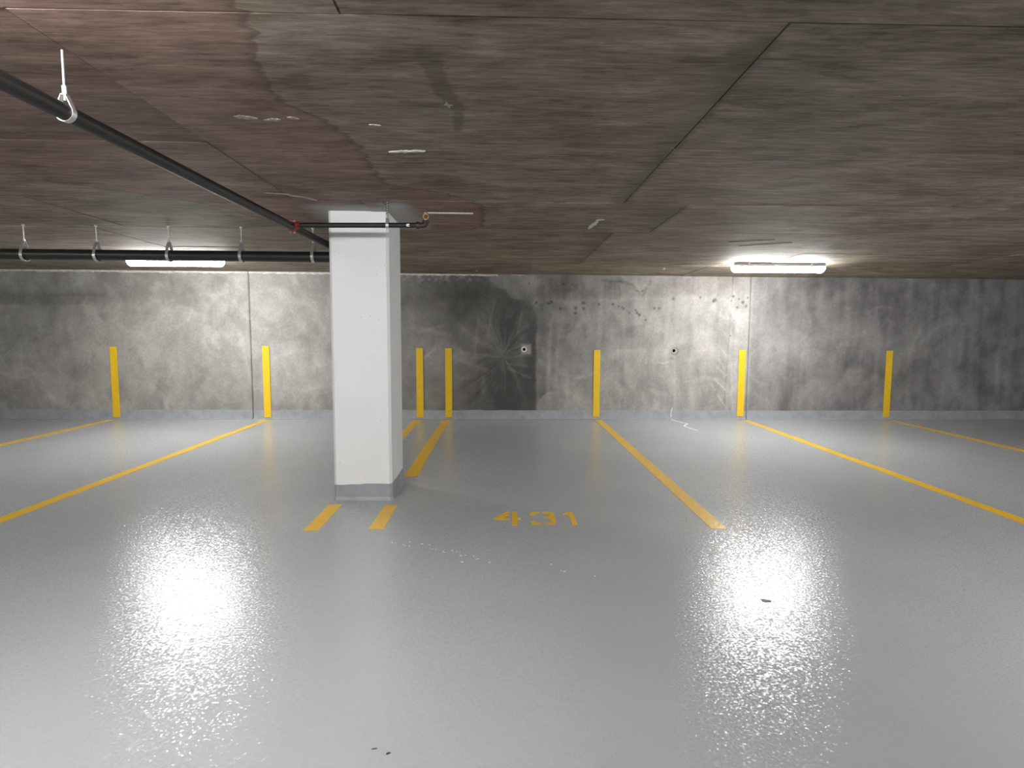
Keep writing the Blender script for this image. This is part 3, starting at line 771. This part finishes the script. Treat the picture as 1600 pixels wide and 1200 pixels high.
# ------------------------------------------------------------------ ceiling lamps
def lamp(x, y, label):
    L = 1.22; o = tag(empty('ceiling_lamp', (x, y, cz(x, y))), label, 'lamp', 'linear ceiling lamps')
    tilt = -0.0046
    bm = bmesh.new()
    prof = [(-0.050, 0.012), (0.050, 0.012), (0.068, -0.022), (0.068, -0.044), (-0.068, -0.044), (-0.068, -0.022)]
    a = [bm.verts.new((-L/2+0.03, p[0], p[1])) for p in prof]; b = [bm.verts.new((L/2-0.03, p[0], p[1])) for p in prof]
    bm.faces.new(a[::-1]); bm.faces.new(b)
    for i in range(6): bm.faces.new((a[i], a[(i+1) % 6], b[(i+1) % 6], b[i]))
    from_bm('housing', bm, M_house, o)
    bm = bmesh.new()
    prof = [(0.060, -0.040), (0.060, -0.080), (0.046, -0.106), (0.018, -0.118), (-0.018, -0.118), (-0.046, -0.106), (-0.060, -0.080), (-0.060, -0.040)]
    rings = []
    for xx, s in ((-L/2, 0.6), (-L/2+0.03, 1.0), (L/2-0.03, 1.0), (L/2, 0.6)):
        rings.append([bm.verts.new((xx, p[0]*s, -0.040 + (p[1]+0.040)*s)) for p in prof])
    n = len(prof)
    for r, q in zip(rings[:-1], rings[1:]):
        for i in range(n-1): bm.faces.new((r[i], r[i+1], q[i+1], q[i]))
        bm.faces.new((r[0], q[0], q[n-1], r[n-1]))
    bm.faces.new(rings[0]); bm.faces.new(rings[-1][::-1])
    from_bm('diffuser', bm, M_lamp, o, smooth=True)
    for s in (-1, 1):
        bm = bmesh.new(); add_box(bm, s*(L/2-0.20)-0.012, s*(L/2-0.20)+0.012, -0.073, 0.073, -0.050, 0.010)
        from_bm('clip', bm, M_zinc, o)
    bm = bmesh.new(); add_box(bm, -L/2+0.008, -L/2+0.035, -0.055, 0.055, -0.041, 0.0); from_bm('end_cap', bm, M_house, o)
    bm = bmesh.new(); add_box(bm, L/2-0.035, L/2-0.008, -0.055, 0.055, -0.041, 0.0); from_bm('end_cap', bm, M_house, o)
    return o
LAMPS = ((3.64, 7.75, 'lit tube lamp on the ceiling at the right, before the back wall'),
         (-4.19, 7.75, 'lit tube lamp on the ceiling at the left, behind the drain pipe'),
         (-1.5, 1.3, 'lit tube lamp over the driving aisle in line with the column'),
         (3.7, 1.3, 'lit tube lamp over the driving aisle right of the viewer'),
         (8.9, 1.3, 'lit tube lamp over the driving aisle far to the right'),
         (-6.7, 1.3, 'lit tube lamp over the driving aisle far to the left'),
         (-4.19, -4.5, 'lit tube lamp behind the viewer on the left'),
         (3.64, -4.5, 'lit tube lamp behind the viewer on the right'))
for x, y, lb in LAMPS: lamp(x, y, lb)

# ------------------------------------------------------------------ holes in the wall
def hole(name, hx, hz, r_in, r_out, proud, mat, label, cat):
    o = tag(empty(name, (hx, D, hz)), label, cat)
    N = 28
    bm = bmesh.new()
    prof = [(r_in, 0.13), (r_in, -proud), (r_in+0.002, -proud-0.001), (r_out-0.003, -proud-0.001), (r_out, -proud+0.002), (r_out, 0.02)]
    R = [[bm.verts.new((r*math.cos(2*math.pi*k/N), y, r*math.sin(2*math.pi*k/N))) for r, y in prof] for k in range(N)]
    for k in range(N):
        q = (k+1) % N
        for i in range(len(prof)-1): bm.faces.new((R[k][i], R[q][i], R[q][i+1], R[k][i+1]))
    from_bm('rim', bm, mat, o, smooth=True)
    bm = bmesh.new()
    a = [bm.verts.new(((r_in-0.001)*math.cos(2*math.pi*k/N), 0.006, (r_in-0.001)*math.sin(2*math.pi*k/N))) for k in range(N)]
    b = [bm.verts.new(((r_in-0.001)*math.cos(2*math.pi*k/N), 0.13, (r_in-0.001)*math.sin(2*math.pi*k/N))) for k in range(N)]
    for k in range(N): bm.faces.new((a[k], b[k], b[(k+1) % N], a[(k+1) % N]))
    bm.faces.new(b)
    from_bm('bore', bm, M_dark, o)
    return o
hole('pipe_sleeve', 0.374, 1.129, 0.025, 0.047, 0.006, M_pvc, 'white plastic sleeve with black bore set in the dark wall patch', 'sleeve')
hole('tie_hole', 2.795, 1.116, 0.026, 0.044, 0.001, M_raw, 'bare round hole in the pale wall with a grey mortar ring', 'hole')

# ------------------------------------------------------------------ small marks on the floor
def blob(name, x, y, rx, ry, rot, seed, mat, label, th=0.0015):
    rg = random.Random(seed); bm = bmesh.new(); pts = []
    for k in range(16):
        a = 2*math.pi*k/16; q = rg.uniform(0.7, 1.1); u, w = rx*q*math.cos(a), ry*q*math.sin(a)
        pts.append((u*math.cos(rot)-w*math.sin(rot), u*math.sin(rot)+w*math.cos(rot)))
    a = [bm.verts.new((p[0], p[1], 0.0002)) for p in pts]; b = [bm.verts.new((p[0]*0.85, p[1]*0.85, th)) for p in pts]
    bm.faces.new(a[::-1]); bm.faces.new(b)
    for k in range(16): bm.faces.new((a[k], a[(k+1) % 16], b[(k+1) % 16], b[k]))
    o = from_bm(name, bm, mat); o.location = (x, y, 0)
    return tag(o, label, 'spot')
blob('floor_spot', 1.403, 2.96, 0.030, 0.022, -0.3, 1, M_scuff, 'dark oval spot in the bright lamp reflection on the right floor')
blob('floor_spot', -0.375, 1.857, 0.008, 0.005, 0.5, 2, M_scuff, 'tiny black speck low on the floor, left of centre', 0.003)
blob('floor_spot', -0.425, 1.88, 0.012, 0.0025, 0.15, 3, M_scuff, 'thin dark dash on the floor beside the tiny black speck', 0.002)
rg = random.Random(9); bm = bmesh.new()
FL = [(-0.724, 3.835), (-0.70, 3.82), (-0.645, 3.80), (-0.63, 3.78), (-0.61, 3.85), (-0.60, 3.77), (-0.52, 3.81), (-0.47, 3.79), (-0.44, 3.72), (-0.42, 3.71), (-0.37, 3.68), (-0.36, 3.66), (-0.31, 3.69), (-0.28, 3.67), (-0.26, 3.66), (-0.25, 3.60), (-0.22, 3.61), (-0.17, 3.60), (-0.165, 3.585), (-0.15, 3.54), (-0.14, 3.55), (-0.235, 3.50), (-0.066, 3.49), (0.31, 3.46), (0.38, 3.35), (0.36, 3.36), (0.55, 3.28)]
for x, y in FL:
    rx, ry = rg.uniform(0.004, 0.012), rg.uniform(0.004, 0.010); rot = rg.uniform(0, 3)
    pts = [(x + rx*rg.uniform(0.5, 1.2)*math.cos(2*math.pi*k/7+rot), y + ry*rg.uniform(0.5, 1.2)*math.sin(2*math.pi*k/7+rot)) for k in range(7)]
    add_prism(bm, pts, 0.0002, 0.0014)
o = from_bm('paint_flecks', bm, M_fleck, floor); o['kind'] = 'stuff'
